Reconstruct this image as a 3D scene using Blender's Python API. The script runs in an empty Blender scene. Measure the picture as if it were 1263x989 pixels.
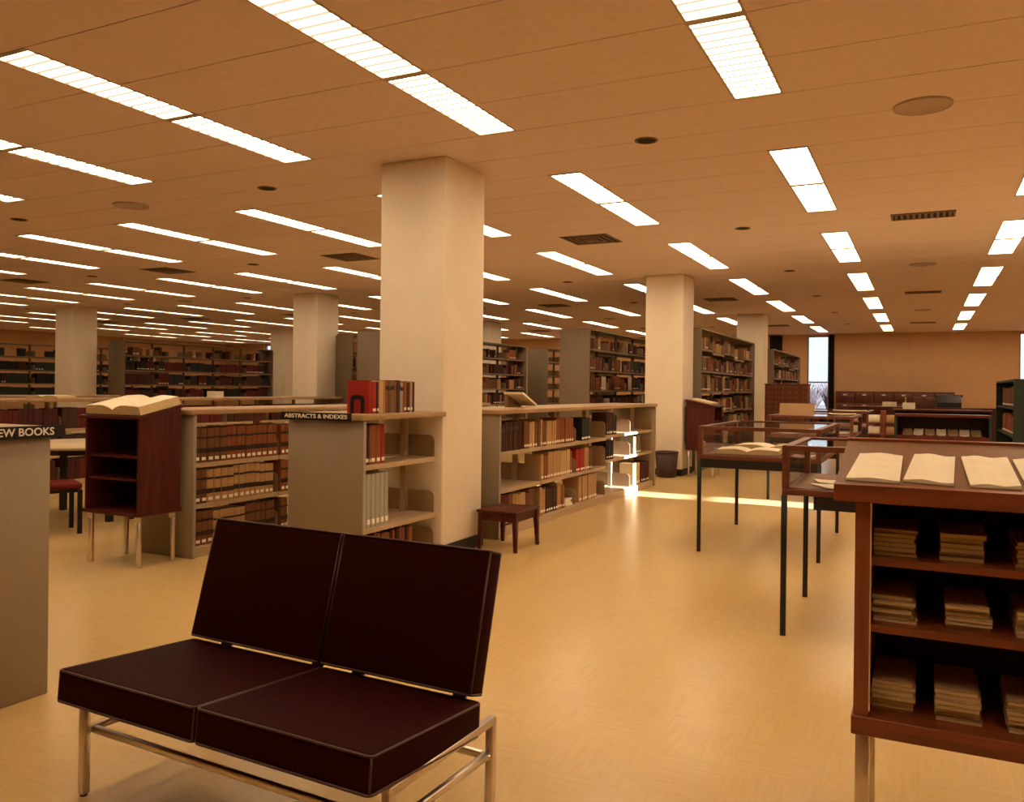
import bpy, bmesh, math, random
from mathutils import Matrix, Vector
SC = bpy.context.scene
COL = SC.collection
PI = math.pi
# ------------------------------------------------------------------ camera, world, sun, exposure
F_PX, CY_PX, YAW, ROLL, EYE = 1024.0, 478.6, 0.4597, 0.0115, 1.362
CEIL = 3.202
cd = bpy.data.cameras.new('camera'); cam = bpy.data.objects.new('camera', cd); COL.objects.link(cam)
cd.sensor_width = 36.0; cd.lens = F_PX / 1263.0 * 36.0
cd.shift_y = -(494.5 - CY_PX) / 1263.0
cd.clip_start = 0.05; cd.clip_end = 500
cam.matrix_world = Matrix.Translation((0, 0, EYE)) @ Matrix.Rotation(YAW, 4, 'Z') @ Matrix.Rotation(PI/2, 4, 'X') @ Matrix.Rotation(ROLL, 4, 'Z')
SC.camera = cam
SC.view_settings.view_transform = 'Standard'; SC.view_settings.look = 'None'
SC.view_settings.gamma = 1.0; SC.view_settings.use_curve_mapping = False
SC.view_settings.exposure = 0.0
SC.cycles.caustics_reflective = False; SC.cycles.caustics_refractive = False
LIGHT_COL = (1.0, 0.75, 0.475); LIGHT_STR = 14.0
w = bpy.data.worlds.new('sky'); SC.world = w; w.use_nodes = True
nt = w.node_tree; nt.nodes.clear()
wo = nt.nodes.new('ShaderNodeOutputWorld'); wb = nt.nodes.new('ShaderNodeBackground')
wb.inputs[0].default_value = (0.74, 0.90, 1.0, 1); wb.inputs[1].default_value = 1.35      # even hazy daylight sky
nt.links.new(wb.outputs[0], wo.inputs[0])
sd = bpy.data.lights.new('sun', 'SUN'); sun = bpy.data.objects.new('sun', sd); COL.objects.link(sun)
sd.energy = 72.0; sd.angle = math.radians(0.5); sd.color = (0.82, 0.88, 1.0)
sun.rotation_euler = Vector((-1.0, 0.012, -0.205)).to_track_quat('-Z', 'Y').to_euler()
sun.location = (20, 10, 8)

# ------------------------------------------------------------------ projection (only to rank pieces by their size in view)
_ca, _sa = math.cos(YAW), math.sin(YAW)
def proj(X, Y, Z):
    d = -X*_sa + Y*_ca
    if d < 0.3: return None
    return 631.5 + F_PX*(X*_ca + Y*_sa)/d, CY_PX - F_PX*(Z-EYE)/d, d
def view_rank(X, Y, Z, area):
    p = proj(X, Y, Z)
    if p is None or not (-120 < p[0] < 1380 and -120 < p[1] < 1110): return 0.0
    return area/(p[2]**3)

# ------------------------------------------------------------------ materials
MATS = {}
def mat(name, col, rough=0.6, spec=0.4, metal=0.0, grain=None, noise=None, bump=None, emit=None):
    if name in MATS: return MATS[name]
    m = bpy.data.materials.new(name); m.use_nodes = True; n = m.node_tree.nodes; l = m.node_tree.links
    b = n['Principled BSDF']; c = (*col, 1)
    b.inputs['Base Color'].default_value = c; b.inputs['Roughness'].default_value = rough
    b.inputs['Specular IOR Level'].default_value = spec; b.inputs['Metallic'].default_value = metal
    if grain or noise:
        tc = n.new('ShaderNodeTexCoord'); mp = n.new('ShaderNodeMapping'); tx = n.new('ShaderNodeTexNoise')
        l.new(tc.outputs['Object'], mp.inputs[0]); l.new(mp.outputs[0], tx.inputs['Vector'])
        if grain:
            mp.inputs['Scale'].default_value = grain[0]; tx.inputs['Scale'].default_value = grain[1]; amt = grain[2]
        else:
            tx.inputs['Scale'].default_value = noise[0]; amt = noise[1]
        tx.inputs['Detail'].default_value = 5
        r = n.new('ShaderNodeValToRGB'); e = r.color_ramp.elements
        e[0].position = 0.3; e[1].position = 0.72
        e[0].color = tuple(v*(1-amt) for v in col) + (1,); e[1].color = tuple(min(1, v*(1+amt)) for v in col) + (1,)
        l.new(tx.outputs['Fac'], r.inputs[0]); l.new(r.outputs[0], b.inputs['Base Color'])
    if bump:
        tc = n.new('ShaderNodeTexCoord'); t2 = n.new('ShaderNodeTexNoise'); t2.inputs['Scale'].default_value = bump[0]
        bp = n.new('ShaderNodeBump'); bp.inputs['Strength'].default_value = bump[1]; bp.inputs['Distance'].default_value = 0.002
        l.new(tc.outputs['Object'], t2.inputs['Vector']); l.new(t2.outputs['Fac'], bp.inputs['Height']); l.new(bp.outputs[0], b.inputs['Normal'])
    MATS[name] = m
    return m
def glass_mat(name, tint=(1, 1, 1), gl=0.35):
    m = bpy.data.materials.new(name); m.use_nodes = True; n = m.node_tree.nodes; l = m.node_tree.links
    n.remove(n['Principled BSDF']); o = n['Material Output']
    t = n.new('ShaderNodeBsdfTransparent'); t.inputs[0].default_value = (*tint, 1)
    g = n.new('ShaderNodeBsdfGlossy'); g.inputs['Roughness'].default_value = 0.02
    lw = n.new('ShaderNodeLayerWeight'); lw.inputs[0].default_value = 0.5
    pw = n.new('ShaderNodeMath'); pw.operation = 'POWER'; pw.inputs[1].default_value = 4.0; l.new(lw.outputs['Facing'], pw.inputs[0])
    ma = n.new('ShaderNodeMath'); ma.operation = 'MULTIPLY_ADD'; ma.inputs[1].default_value = 0.85; ma.inputs[2].default_value = 0.03; l.new(pw.outputs[0], ma.inputs[0])
    mx = n.new('ShaderNodeMixShader'); l.new(ma.outputs[0], mx.inputs[0]); l.new(t.outputs[0], mx.inputs[1]); l.new(g.outputs[0], mx.inputs[2])
    l.new(mx.outputs[0], o.inputs[0]); MATS[name] = m
    return m
M_PAINT = mat('column_paint', (0.80, 0.71, 0.58), 0.85, 0.15, noise=(3.0, 0.03), bump=(60, 0.15))
M_WALL = mat('wall_paint', (0.58, 0.355, 0.185), 0.7, 0.2, noise=(2.0, 0.04))
M_WALLDIM = M_WALL
M_PANEL = mat('ceiling_board', (0.76, 0.61, 0.58), 0.8, 0.2, noise=(14.0, 0.03))
M_SLAB = mat('ceiling_void', (0.10, 0.08, 0.07), 0.9, 0.1)
M_BLACKTRIM = mat('black_rubber', (0.012, 0.010, 0.010), 0.5, 0.4)
M_GREY = mat('grey_enamel', (0.27, 0.205, 0.135), 0.5, 0.35, bump=(90, 0.1))
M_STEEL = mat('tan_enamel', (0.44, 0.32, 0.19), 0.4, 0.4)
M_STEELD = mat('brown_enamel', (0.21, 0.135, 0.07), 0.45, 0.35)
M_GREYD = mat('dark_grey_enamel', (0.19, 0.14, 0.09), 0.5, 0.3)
M_BRACK = mat('tan_bracket_enamel', (0.30, 0.19, 0.10), 0.45, 0.35)
M_EDGE = mat('metal_edge', (0.42, 0.39, 0.32), 0.35, 0.5, metal=0.5)
M_LAMINATE = mat('wood_laminate_top', (0.37, 0.235, 0.12), 0.45, 0.3, grain=((6, 0.6, 6), 3.0, 0.10))
M_MAHOG = mat('dark_red_mahogany', (0.075, 0.012, 0.007), 0.42, 0.28, grain=((8, 8, 0.7), 4.0, 0.35))
M_WALNUT = mat('reddish_walnut', (0.19, 0.050, 0.017), 0.35, 0.45, grain=((0.8, 9, 9), 4.0, 0.28))
M_WALNUTV = mat('reddish_walnut_upright', (0.19, 0.050, 0.017), 0.35, 0.45, grain=((9, 9, 0.8), 4.0, 0.28))
M_CASE = mat('display_case_wood', (0.125, 0.036, 0.016), 0.38, 0.4, grain=((3, 3, 3), 4.0, 0.22))
M_STILE = mat('walnut_stile', (0.25, 0.072, 0.026), 0.38, 0.4, grain=((9, 9, 0.8), 4.0, 0.25))
M_TOPBROWN = mat('brown_linoleum_top', (0.16, 0.066, 0.024), 0.5, 0.3, noise=(8.0, 0.08))
M_INNER = mat('dark_interior', (0.03, 0.014, 0.010), 0.6, 0.25)
M_CHROME = mat('brushed_aluminium', (0.74, 0.68, 0.60), 0.34, 0.5, metal=1.0)
M_VINYL = mat('dark_maroon_vinyl', (0.028, 0.0042, 0.0036), 0.58, 0.03, bump=(220, 0.12))
M_PIPE = mat('maroon_piping', (0.060, 0.019, 0.013), 0.35, 0.5)
M_BLACK = mat('black_steel', (0.010, 0.009, 0.009), 0.4, 0.4)
M_DKGREEN = mat('dark_green_enamel', (0.012, 0.022, 0.018), 0.45, 0.35)
M_PAPER = mat('cream_paper', (0.78, 0.70, 0.53), 0.75, 0.2, noise=(20.0, 0.04))
M_PAGE = mat('page_edge', (0.60, 0.45, 0.24), 0.8, 0.15, grain=((1, 1, 60), 6.0, 0.12))
M_WHITE = mat('white_label', (0.85, 0.80, 0.70), 0.6, 0.2)
M_INK = mat('black_sign', (0.006, 0.005, 0.005), 0.45, 0.3)
M_REDSEAT = mat('red_upholstery', (0.13, 0.011, 0.009), 0.7, 0.2)
M_TABLE = mat('tan_table_top', (0.56, 0.43, 0.25), 0.4, 0.4)
M_BIN = mat('brown_bin', (0.055, 0.022, 0.014), 0.5, 0.4)
M_VENT = mat('vent_metal', (0.20, 0.13, 0.09), 0.6, 0.3)
M_DARKHOLE = mat('dark_recess', (0.02, 0.014, 0.01), 0.7, 0.2)
M_DRAPE = mat('dark_drapery', (0.030, 0.026, 0.022), 0.85, 0.1)
M_BRASS = mat('pale_brass', (0.75, 0.62, 0.42), 0.35, 0.5, metal=0.6)
M_FRAME = mat('window_frame_metal', (0.35, 0.22, 0.18), 0.5, 0.4)
M_TRIMWHITE = mat('light_trim', (0.45, 0.36, 0.28), 0.5, 0.4)
M_GLASS = glass_mat('clear_glass'); M_WGLASS = glass_mat('window_glass')
M_GROUND = mat('dry_ground', (0.13, 0.11, 0.11), 0.9, 0.1, noise=(0.5, 0.2))
M_TWIG = mat('bare_twigs', (0.09, 0.066, 0.070), 0.9, 0.1)
def floor_mat():
    m = bpy.data.materials.new('vinyl_floor_tile'); m.use_nodes = True; n = m.node_tree.nodes; l = m.node_tree.links
    b = n['Principled BSDF']
    tc = n.new('ShaderNodeTexCoord')
    ck = n.new('ShaderNodeTexChecker'); ck.inputs['Scale'].default_value = 1/0.3048; ck.inputs[1].default_value = (0,)*3+(1,); ck.inputs[2].default_value = (1,)*3+(1,)
    l.new(tc.outputs['Object'], ck.inputs[0])
    def streak(sc):
        mp = n.new('ShaderNodeMapping'); mp.inputs['Scale'].default_value = sc; tx = n.new('ShaderNodeTexNoise')
        tx.inputs['Scale'].default_value = 1.0; tx.inputs['Detail'].default_value = 4
        l.new(tc.outputs['Object'], mp.inputs[0]); l.new(mp.outputs[0], tx.inputs['Vector']); return tx
    a, c = streak((6, 55, 1)), streak((55, 6, 1))
    mx = n.new('ShaderNodeMix'); mx.data_type = 'FLOAT'
    l.new(ck.outputs['Fac'], mx.inputs[0]); l.new(a.outputs['Fac'], mx.inputs[2]); l.new(c.outputs['Fac'], mx.inputs[3])
    r = n.new('ShaderNodeValToRGB'); e = r.color_ramp.elements
    e[0].position = 0.25; e[0].color = (0.585, 0.40, 0.165, 1); e[1].position = 0.62; e[1].color = (0.635, 0.44, 0.185, 1)
    l.new(mx.outputs[0], r.inputs[0])
    br = n.new('ShaderNodeTexBrick'); br.offset = 0; br.inputs['Scale'].default_value = 1/0.3048; br.inputs['Brick Width'].default_value = 1; br.inputs['Row Height'].default_value = 1
    br.inputs['Mortar Size'].default_value = 0.004; br.inputs['Mortar Smooth'].default_value = 0.3
    br.inputs['Color1'].default_value = (1, 1, 1, 1); br.inputs['Color2'].default_value = (0.98, 0.98, 0.98, 1); br.inputs['Mortar'].default_value = (0.92, 0.91, 0.89, 1)
    l.new(tc.outputs['Object'], br.inputs['Vector'])
    mu = n.new('ShaderNodeMix'); mu.data_type = 'RGBA'; mu.blend_type = 'MULTIPLY'; mu.inputs[0].default_value = 1
    l.new(r.outputs[0], mu.inputs[6]); l.new(br.outputs[0], mu.inputs[7]); l.new(mu.outputs[2], b.inputs['Base Color'])
    b.inputs['Roughness'].default_value = 0.27; b.inputs['Specular IOR Level'].default_value = 0.32
    MATS['floor'] = m
    return m
M_FLOOR = floor_mat()
def diffuser_mat(name, k):
    m = bpy.data.materials.new(name); m.use_nodes = True; n = m.node_tree.nodes; l = m.node_tree.links
    n.remove(n['Principled BSDF']); o = n['Material Output']
    em = n.new('ShaderNodeEmission'); em.inputs[0].default_value = (*LIGHT_COL, 1)
    tc = n.new('ShaderNodeTexCoord'); wv = n.new('ShaderNodeTexWave'); wv.wave_type = 'BANDS'; wv.bands_direction = 'Y'
    wv.inputs['Scale'].default_value = 3.4; l.new(tc.outputs['Object'], wv.inputs[0])
    mr = n.new('ShaderNodeMapRange'); mr.inputs[1].default_value = 0.16; mr.inputs[2].default_value = 0.34      # thin dimmer ribs of the lens
    mr.inputs[3].default_value = LIGHT_STR*0.072*k; mr.inputs[4].default_value = LIGHT_STR*1.28*k
    l.new(wv.outputs['Fac'], mr.inputs[0]); l.new(mr.outputs[0], em.inputs[1]); l.new(em.outputs[0], o.inputs[0])
    return m
M_DIFF = diffuser_mat('lit_ribbed_diffuser', 1.0); M_DIFF2 = diffuser_mat('lit_ribbed_diffuser_dimmed', 0.63); M_DIFF3 = diffuser_mat('lit_ribbed_diffuser_dimmest', 0.35)  # second and third weakened only to darken the far and left areas

# ------------------------------------------------------------------ mesh builder
class MB:
    def __init__(s): s.v = []; s.f = []; s.m = []; s.sm = []
    def add(s, vs, fs, mi=0, smooth=False):
        o = len(s.v); s.v += [tuple(p) for p in vs]
        for f in fs: s.f.append([i+o for i in f]); s.m.append(mi); s.sm.append(smooth)
        return s
    def box(s, x0, x1, y0, y1, z0, z1, mi=0):
        return s.add([(x0,y0,z0),(x1,y0,z0),(x1,y1,z0),(x0,y1,z0),(x0,y0,z1),(x1,y0,z1),(x1,y1,z1),(x0,y1,z1)],
            [(0,3,2,1),(4,5,6,7),(0,1,5,4),(1,2,6,5),(2,3,7,6),(3,0,4,7)], mi)
    def prism(s, pts, axis, a, b, mi=0):           # pts: 2D polygon (ccw), extruded along axis from a to b
        k = len(pts)
        def P(p, t):
            if axis == 'x': return (t, p[0], p[1])
            if axis == 'y': return (p[0], t, p[1])
            return (p[0], p[1], t)
        vs = [P(p, a) for p in pts] + [P(p, b) for p in pts]
        fs = [tuple(range(k))[::-1], tuple(range(k, 2*k))] + [(i, (i+1) % k, k+(i+1) % k, k+i) for i in range(k)]
        return s.add(vs, fs, mi)
    def tube(s, path, r, n=8, mi=0, closed=False, caps=True):
        path = [Vector(p) for p in path]; k = len(path); vs = []
        for i, p in enumerate(path):
            if closed: t = (path[(i+1) % k]-path[i-1])
            else: t = path[min(i+1, k-1)]-path[max(i-1, 0)]
            t.normalize(); u = Vector((0,0,1)) if abs(t.z) < .9 else Vector((1,0,0))
            a = t.cross(u).normalized(); b = t.cross(a).normalized()
            rr = r[i] if isinstance(r, (list, tuple)) else r
            for j in range(n):
                th = 2*PI*j/n; vs.append(p + (a*math.cos(th)+b*math.sin(th))*rr)
        fs = []
        for i in range(k if closed else k-1):
            i2 = (i+1) % k
            for j in range(n): fs.append((i*n+j, i*n+(j+1) % n, i2*n+(j+1) % n, i2*n+j))
        if caps and not closed: fs += [tuple(range(n))[::-1], tuple(range((k-1)*n, k*n))]
        return s.add(vs, fs, mi, n > 5)
    def lathe(s, prof, n=24, c=(0,0), mi=0, smooth=True):   # prof: (r, z)
        vs = []; fs = []
        for r, z in prof:
            for j in range(n):
                th = 2*PI*j/n; vs.append((c[0]+r*math.cos(th), c[1]+r*math.sin(th), z))
        for i in range(len(prof)-1):
            for j in range(n): fs.append((i*n+j, i*n+(j+1) % n, (i+1)*n+(j+1) % n, (i+1)*n+j))
        return s.add(vs, fs, mi, smooth)
    def rbox(s, x0, x1, y0, y1, z0, z1, r=.01, seg=2, mi=0):
        bm = bmesh.new(); bmesh.ops.create_cube(bm, size=1)
        for v in bm.verts: v.co = Vector(((x0+x1)/2+v.co.x*(x1-x0), (y0+y1)/2+v.co.y*(y1-y0), (z0+z1)/2+v.co.z*(z1-z0)))
        bmesh.ops.bevel(bm, geom=bm.edges[:], offset=r, segments=seg, profile=.5, affect='EDGES')
        bm.verts.index_update()
        s.add([v.co.copy() for v in bm.verts], [[v.index for v in f.verts] for f in bm.faces], mi, True); bm.free()
        return s
    def xf(s, M):
        s.v = [tuple(M @ Vector(p)) for p in s.v]; return s
    def mesh(s, name, mats):
        me = bpy.data.meshes.new(name); me.from_pydata(s.v, [], s.f)
        for m in (mats if isinstance(mats, (list, tuple)) else [mats]): me.materials.append(m)
        me.polygons.foreach_set('material_index', s.m); me.polygons.foreach_set('use_smooth', s.sm); me.update()
        return me
    def obj(s, name, mats, parent=None):
        return link(name, s.mesh(name, mats), parent)
def link(name, me, parent=None):
    o = bpy.data.objects.new(name, me); COL.objects.link(o)
    if parent: o.parent = parent
    return o
def tag(o, label, cat=None, group=None, kind=None):
    o['label'] = label
    if cat: o['category'] = cat
    if group: o['group'] = group
    if kind: o['kind'] = kind
    return o
def thing(name, label, cat, loc=(0,0,0), rz=0, group=None, kind=None):
    o = bpy.data.objects.new(name, None); COL.objects.link(o); o.empty_display_size = .1
    o.location = loc; o.rotation_euler = (0, 0, rz)
    return tag(o, label, cat, group, kind)
def bx(name, m, parent, *a): return MB().box(*a).obj(name, m, parent)
def rbx(name, m, parent, *a, r=.008, seg=2): return MB().rbox(*a, r=r, seg=seg).obj(name, m, parent)
def copy_tree(o, parent=None):
    c = o.copy(); COL.objects.link(c); c.parent = parent
    for ch in o.children: copy_tree(ch, c)
    return c
def text_mesh(name, body, size, m, parent, loc, rot, depth=.0015, width=None):
    cu = bpy.data.curves.new(name, 'FONT'); cu.body = body; cu.size = size; cu.extrude = depth; cu.align_x = 'CENTER'; cu.align_y = 'CENTER'
    cu.offset = size*0.012; cu.resolution_u = 3
    t = bpy.data.objects.new(name, cu); COL.objects.link(t)
    dg = bpy.context.evaluated_depsgraph_get(); me = bpy.data.meshes.new_from_object(t.evaluated_get(dg))
    bpy.data.objects.remove(t); me.materials.clear(); me.materials.append(m)
    o = link(name, me, parent); o.location = loc; o.rotation_euler = rot
    if width:
        xs = [v.co.x for v in me.vertices]; o.scale.x = width/(max(xs)-min(xs))
    return o

# ================================================================== THE SETTING
XL, XR, YB, YF = -28.6, 5.5, 28.2, -4.6          # room limits
fl = MB().box(XL-.2, XR+.2, YF-.2, YB+.2, -.2, 0).obj('floor', M_FLOOR); tag(fl, 'glossy tan vinyl tile floor', kind='structure')
def wall_boxes(name, axis, pos, thick, a0, a1, openings, m):
    b = MB(); cur = a0
    def seg(u0, u1, z0, z1):
        if u1-u0 < 1e-4 or z1-z0 < 1e-4: return
        if axis == 'y': b.box(u0, u1, pos, pos+thick, z0, z1)
        else: b.box(pos, pos+thick, u0, u1, z0, z1)
    for u0, u1, z0, z1 in sorted(openings):
        seg(cur, u0, 0, CEIL+.30); seg(u0, u1, 0, z0); seg(u0, u1, z1, CEIL+.30); cur = u1
    seg(cur, a1, 0, CEIL+.30)
    return b.obj(name, m)
WIN_BACK = [(-26.3, -25.6), (-12.0, -11.35), (-3.36, -2.70), (2.50, 3.16)]
tag(wall_boxes('wall_back', 'y', YB, .25, XL-.2, XR+.2, [(a, b, .06, 3.16) for a, b in WIN_BACK], M_WALL), 'plain tan end wall with tall slit windows', kind='structure')
WIN_R = (10.09, 10.66)
tag(wall_boxes('wall_right', 'x', XR, .25, YF, YB, [(WIN_R[0], WIN_R[1], .06, 2.86)], M_WALL), 'plain tan side wall with one slit window', kind='structure')
tag(wall_boxes('wall_left', 'x', XL-.2, .2, YF, YB, [], M_WALL), 'plain tan far side wall', kind='structure')
tag(wall_boxes('wall_front', 'y', YF-.2, .2, XL-.2, XR+.2, [], M_WALL), 'plain tan wall', kind='structure')
tag(MB().box(XL, XR, YB-.012, YB, 0, .10).obj('baseboard_back', M_BLACKTRIM), 'black rubber skirting along the end wall', kind='structure')
def window(n, axis, pos, u0, u1, label, hd=3.16):
    root = bpy.data.objects.new('window_%d' % n, None); COL.objects.link(root); tag(root, label, kind='structure')
    def B(u_0, u_1, d0, d1, z0, z1): return MB().box(u_0, u_1, pos+d0, pos+d1, z0, z1) if axis == 'y' else MB().box(pos+d0, pos+d1, u_0, u_1, z0, z1)
    f = MB()
    for q in (B(u0, u0+.04, .08, .15, .06, hd), B(u1-.04, u1, .08, .15, .06, hd), B(u0+.04, u1-.04, .08, .15, .06, .11), B(u0+.04, u1-.04, .08, .15, hd-.05, hd)):
        f.add(q.v, q.f)
    f.obj('window_frame', M_FRAME, root)
    B(u0+.04, u1-.04, .08, .15, 1.64, 1.685).obj('transom', M_FRAME, root)
    B(u0+.04, u1-.04, .11, .116, .11, 1.64).obj('pane', M_WGLASS, root)
    B(u0+.04, u1-.04, .11, .116, 1.685, hd-.05).obj('pane', M_WGLASS, root)
for i, (a, b) in enumerate(WIN_BACK):
    window(i+1, 'y', YB, a, b, ['narrow floor to ceiling window glimpsed over the far stacks', 'narrow window sliver beyond the grey stack ends', 'tall narrow bright window beside the dark drape', 'narrow window past the end wall panel'][i])
window(5, 'x', XR, WIN_R[0], WIN_R[1], 'narrow tall window letting in the sun', 2.86)
def drape(x0, x1, label):
    n = 24; prof = [(x0+(x1-x0)*i/n, YB-.06+.02*math.sin(i*1.9)) for i in range(n+1)]
    pts = prof + [(x1, YB-.005), (x0, YB-.005)]
    o = MB().prism(pts, 'z', .02, CEIL-.03).obj('window_drape', M_DRAPE); tag(o, label, 'curtain')
drape(-2.70, -2.54, 'dark drape hanging at the edge of the bright slit window')
drape(-4.52, -4.13, 'dark drape on the end wall above the far bookstack')
# outside
tag(MB().box(-70, 60, YB+.3, YB+90, -.5, -.4).obj('ground_outside', M_GROUND), 'pale dry ground outdoors', kind='structure')
tag(MB().box(XR+.3, XR+60, -60, YB+.3, -.5, -.4).obj('ground_beside', M_GROUND), 'pale dry ground outdoors beside the building', kind='structure')
rg = random.Random(5)
for i, (sx, sy, hh) in enumerate(((-6.4, 52, 2.2), (-5.2, 60, 2.5), (-7.8, 64, 2.7), (-6.9, 47, 1.9), (-5.6, 44, 1.9), (-6.2, 70, 2.8))):
    b = MB()
    for k in range(150):
        a = rg.uniform(0, 2*PI); L = hh*rg.uniform(.5, 1.0); sp = rg.uniform(.1, .55)
        p0 = Vector((rg.uniform(-.5, .5), rg.uniform(-.3, .3), 0)); p1 = p0+Vector((math.cos(a)*sp*L*.5, math.sin(a)*sp*L*.5, L*.55)); p2 = p0+Vector((math.cos(a)*sp*L, math.sin(a)*sp*L, L))
        b.tube([p0, p1, p2], [.03, .022, .008], 4)
        for q in range(3):
            a2 = rg.uniform(0, 2*PI); b.tube([p1, p1+Vector((math.cos(a2)*.4, math.sin(a2)*.4, .6))], [.016, .006], 4)
    o = b.obj('bare_shrub', M_TWIG); o.location = (sx, sy, -.4)
    tag(o, 'bare leafless shrub outside the bright slit window', 'shrub', 'bare shrubs outdoors')

# ---- ceiling: void, panels, lights
PIT, PER, Y0C = 0.6096, 3.6576, 4.11
def xl(k): return -2.9035 + 1.8288*k
ceil = MB().box(XL-.2, XR+.2, YF-.2, YB+.2, CEIL+.12, CEIL+.3).obj('ceiling', M_SLAB); tag(ceil, 'tan suspended panel ceiling with rows of recessed lights', kind='structure')
KMIN, KMAX, JMIN, JMAX = -14, 4, -1, 6
def has_light(k, j): return not (k <= -6 and j <= 0) and not (k < -2 and j < 0) and xl(k) > XL+.3
MMIN, MMAX = int(math.floor((YF-Y0C)/PIT)), int(math.ceil((YB-Y0C)/PIT))-1
pan = []
def clip(a0, a1, lo, hi): return max(a0, lo), min(a1, hi)
for m_ in range(MMIN, MMAX+1):
    ya, yb = clip(Y0C+m_*PIT+.004, Y0C+(m_+1)*PIT-.004, YF, YB)
    if yb-ya < .02: continue
    for k in range(KMIN-1, KMAX+1):
        xa, xb = clip(xl(k)+.285, xl(k+1)-.015, XL, XR)
        if xb-xa > .02: pan.append((xa, xb, ya, yb))
    jn = (m_+2)//6; inlight = (m_+2) % 6 < 4 and m_ > -7
    for k in range(KMIN, KMAX+1):
        if inlight and JMIN <= jn <= JMAX and has_light(k, jn): continue
        xa, xb = clip(xl(k)-.015, xl(k)+.285, XL, XR)
        if xb-xa > .02: pan.append((xa, xb, ya, yb))
pan.sort(key=lambda q: -view_rank((q[0]+q[1])/2, (q[2]+q[3])/2, CEIL, (q[1]-q[0])*(q[3]-q[2])))
cache = {}
for q in pan[:298]:
    key = (round(q[1]-q[0], 3), round(q[3]-q[2], 3))
    if key not in cache: cache[key] = MB().box(0, key[0], 0, key[1], 0, .025).mesh('ceiling_panel', M_PANEL)
    o = link('ceiling_panel', cache[key], ceil); o.location = (q[0], q[2], CEIL)
b = MB()
for q in pan[298:]: b.box(q[0], q[1], q[2], q[3], CEIL, CEIL+.025)
o = b.obj('far_ceiling_panels', M_PANEL, ceil); o['kind'] = 'stuff'
# lights
def make_light(dm):
    t = thing('ceiling_light', 'long recessed fluorescent ceiling light with ribbed white diffuser', 'light', group='fluorescent ceiling lights')
    f = MB(); L = 1.2192; W = .30
    for a in ((0, .013, 0, L), (W-.013, W, 0, L), (.013, W-.013, 0, .03), (.013, W-.013, L-.03, L)): f.box(a[0], a[1], a[2], a[3], -.004, .095)
    f.box(0, W, 0, L, .095, .1)
    f.obj('light_frame', M_TRIMWHITE, t)
    MB().add([(.013, .03, .004), (W-.013, .03, .004), (W-.013, L-.03, .004), (.013, L-.03, .004)], [(0, 3, 2, 1)]).obj('diffuser', dm, t)
    return t
ORD = ['first', 'second', 'third', 'fourth', 'fifth', 'sixth', 'seventh', 'eighth', 'ninth', 'tenth', 'eleventh', 'twelfth', 'thirteenth', 'fourteenth']
protos = [make_light(q) for q in (M_DIFF, M_DIFF2, M_DIFF3)]; used = []
for k in range(KMIN, KMAX+1):
    for j in range(JMIN, JMAX+1):
        if not has_light(k, j): continue
        for s in (0, 1):
            yy = Y0C+j*PER+(0 if s else -1.2192)
            if yy < 0 or yy+1.22 > YB: continue
            o = protos[2 if k <= -6 else 1 if (k <= -3 or j >= 3) else 0]
            if o in used: o = copy_tree(o)
            used.append(o); o.location = (xl(k)-.015, yy, CEIL)
            side = 'aisle-side of bin columns' if k >= 0 else 'beyond bin columns'
            o['label'] = 'fluorescent light, %s half of %s pair from end wall, %s row %s' % ('window-side' if s else 'room-side', ORD[JMAX-j], ORD[k if k >= 0 else -k-1], side)
# downlights, speakers, diffusers on the ceiling
def downlight(x, y, label):
    t = thing('downlight', label, 'light', (x, y, CEIL), group='small dark downlights')
    MB().lathe([(.085, 0), (.085, -.006), (.07, -.006), (.07, 0)], 24).obj('trim_ring', M_VENT, t)
    MB().lathe([(.07, -.001), (.055, -.0005), (.0001, -.0005)], 24).obj('recess', M_DARKHOLE, t)
def speaker(x, y, label):
    t = thing('ceiling_speaker', label, 'speaker', (x, y, CEIL), group='round ceiling speakers')
    MB().lathe([(.17, 0), (.17, -.008), (.145, -.010), (.14, -.004), (.0001, -.004)], 32).obj('grille', mat('speaker_grille', (.52, .40, .34), .7, .2, bump=(400, .6)), t)
    MB().lathe([(.175, 0), (.175, -.012), (.16, -.012), (.16, 0)], 32).obj('rim', M_TRIMWHITE, t)
def diffuser(x, y, label):
    t = thing('air_diffuser', label, 'air vent', (x, y, CEIL), group='square air diffusers')
    MB().box(-.30, .30, -.30, .30, -.004, 0).obj('back_plate', M_DARKHOLE, t)
    for i, hw in enumerate((.30, .23, .16, .09)):
        f = MB(); w_ = .03
        for a in ((-hw, -hw+w_, -hw, hw), (hw-w_, hw, -hw, hw), (-hw+w_, hw-w_, -hw, -hw+w_), (-hw+w_, hw-w_, hw-w_, hw)): f.box(a[0], a[1], a[2], a[3], -.006-.004*i, -.004)
        f.obj('cone_ring', M_VENT, t)
    bx('centre_plate', M_VENT, t, -.05, .05, -.05, .05, -.022, -.004)
def grille(x, y, label):
    t = thing('air_grille', label, 'air vent', (x, y, CEIL), group='slatted return grilles')
    MB().box(-.30, .30, -.15, .15, -.004, 0).obj('back_plate', M_DARKHOLE, t)
    f = MB()
    for a in ((-.30, -.28, -.15, .15), (.28, .30, -.15, .15), (-.28, .28, -.15, -.13), (-.28, .28, .13, .15)): f.box(a[0], a[1], a[2], a[3], -.014, -.004)
    f.obj('grille_frame', M_VENT, t)
    for i in range(10): bx('slat', M_VENT, t, -.265+i*.056, -.24+i*.056, -.13, .13, -.012, -.004)
XM = [-0.02-1.8288*i for i in range(13)]
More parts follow.
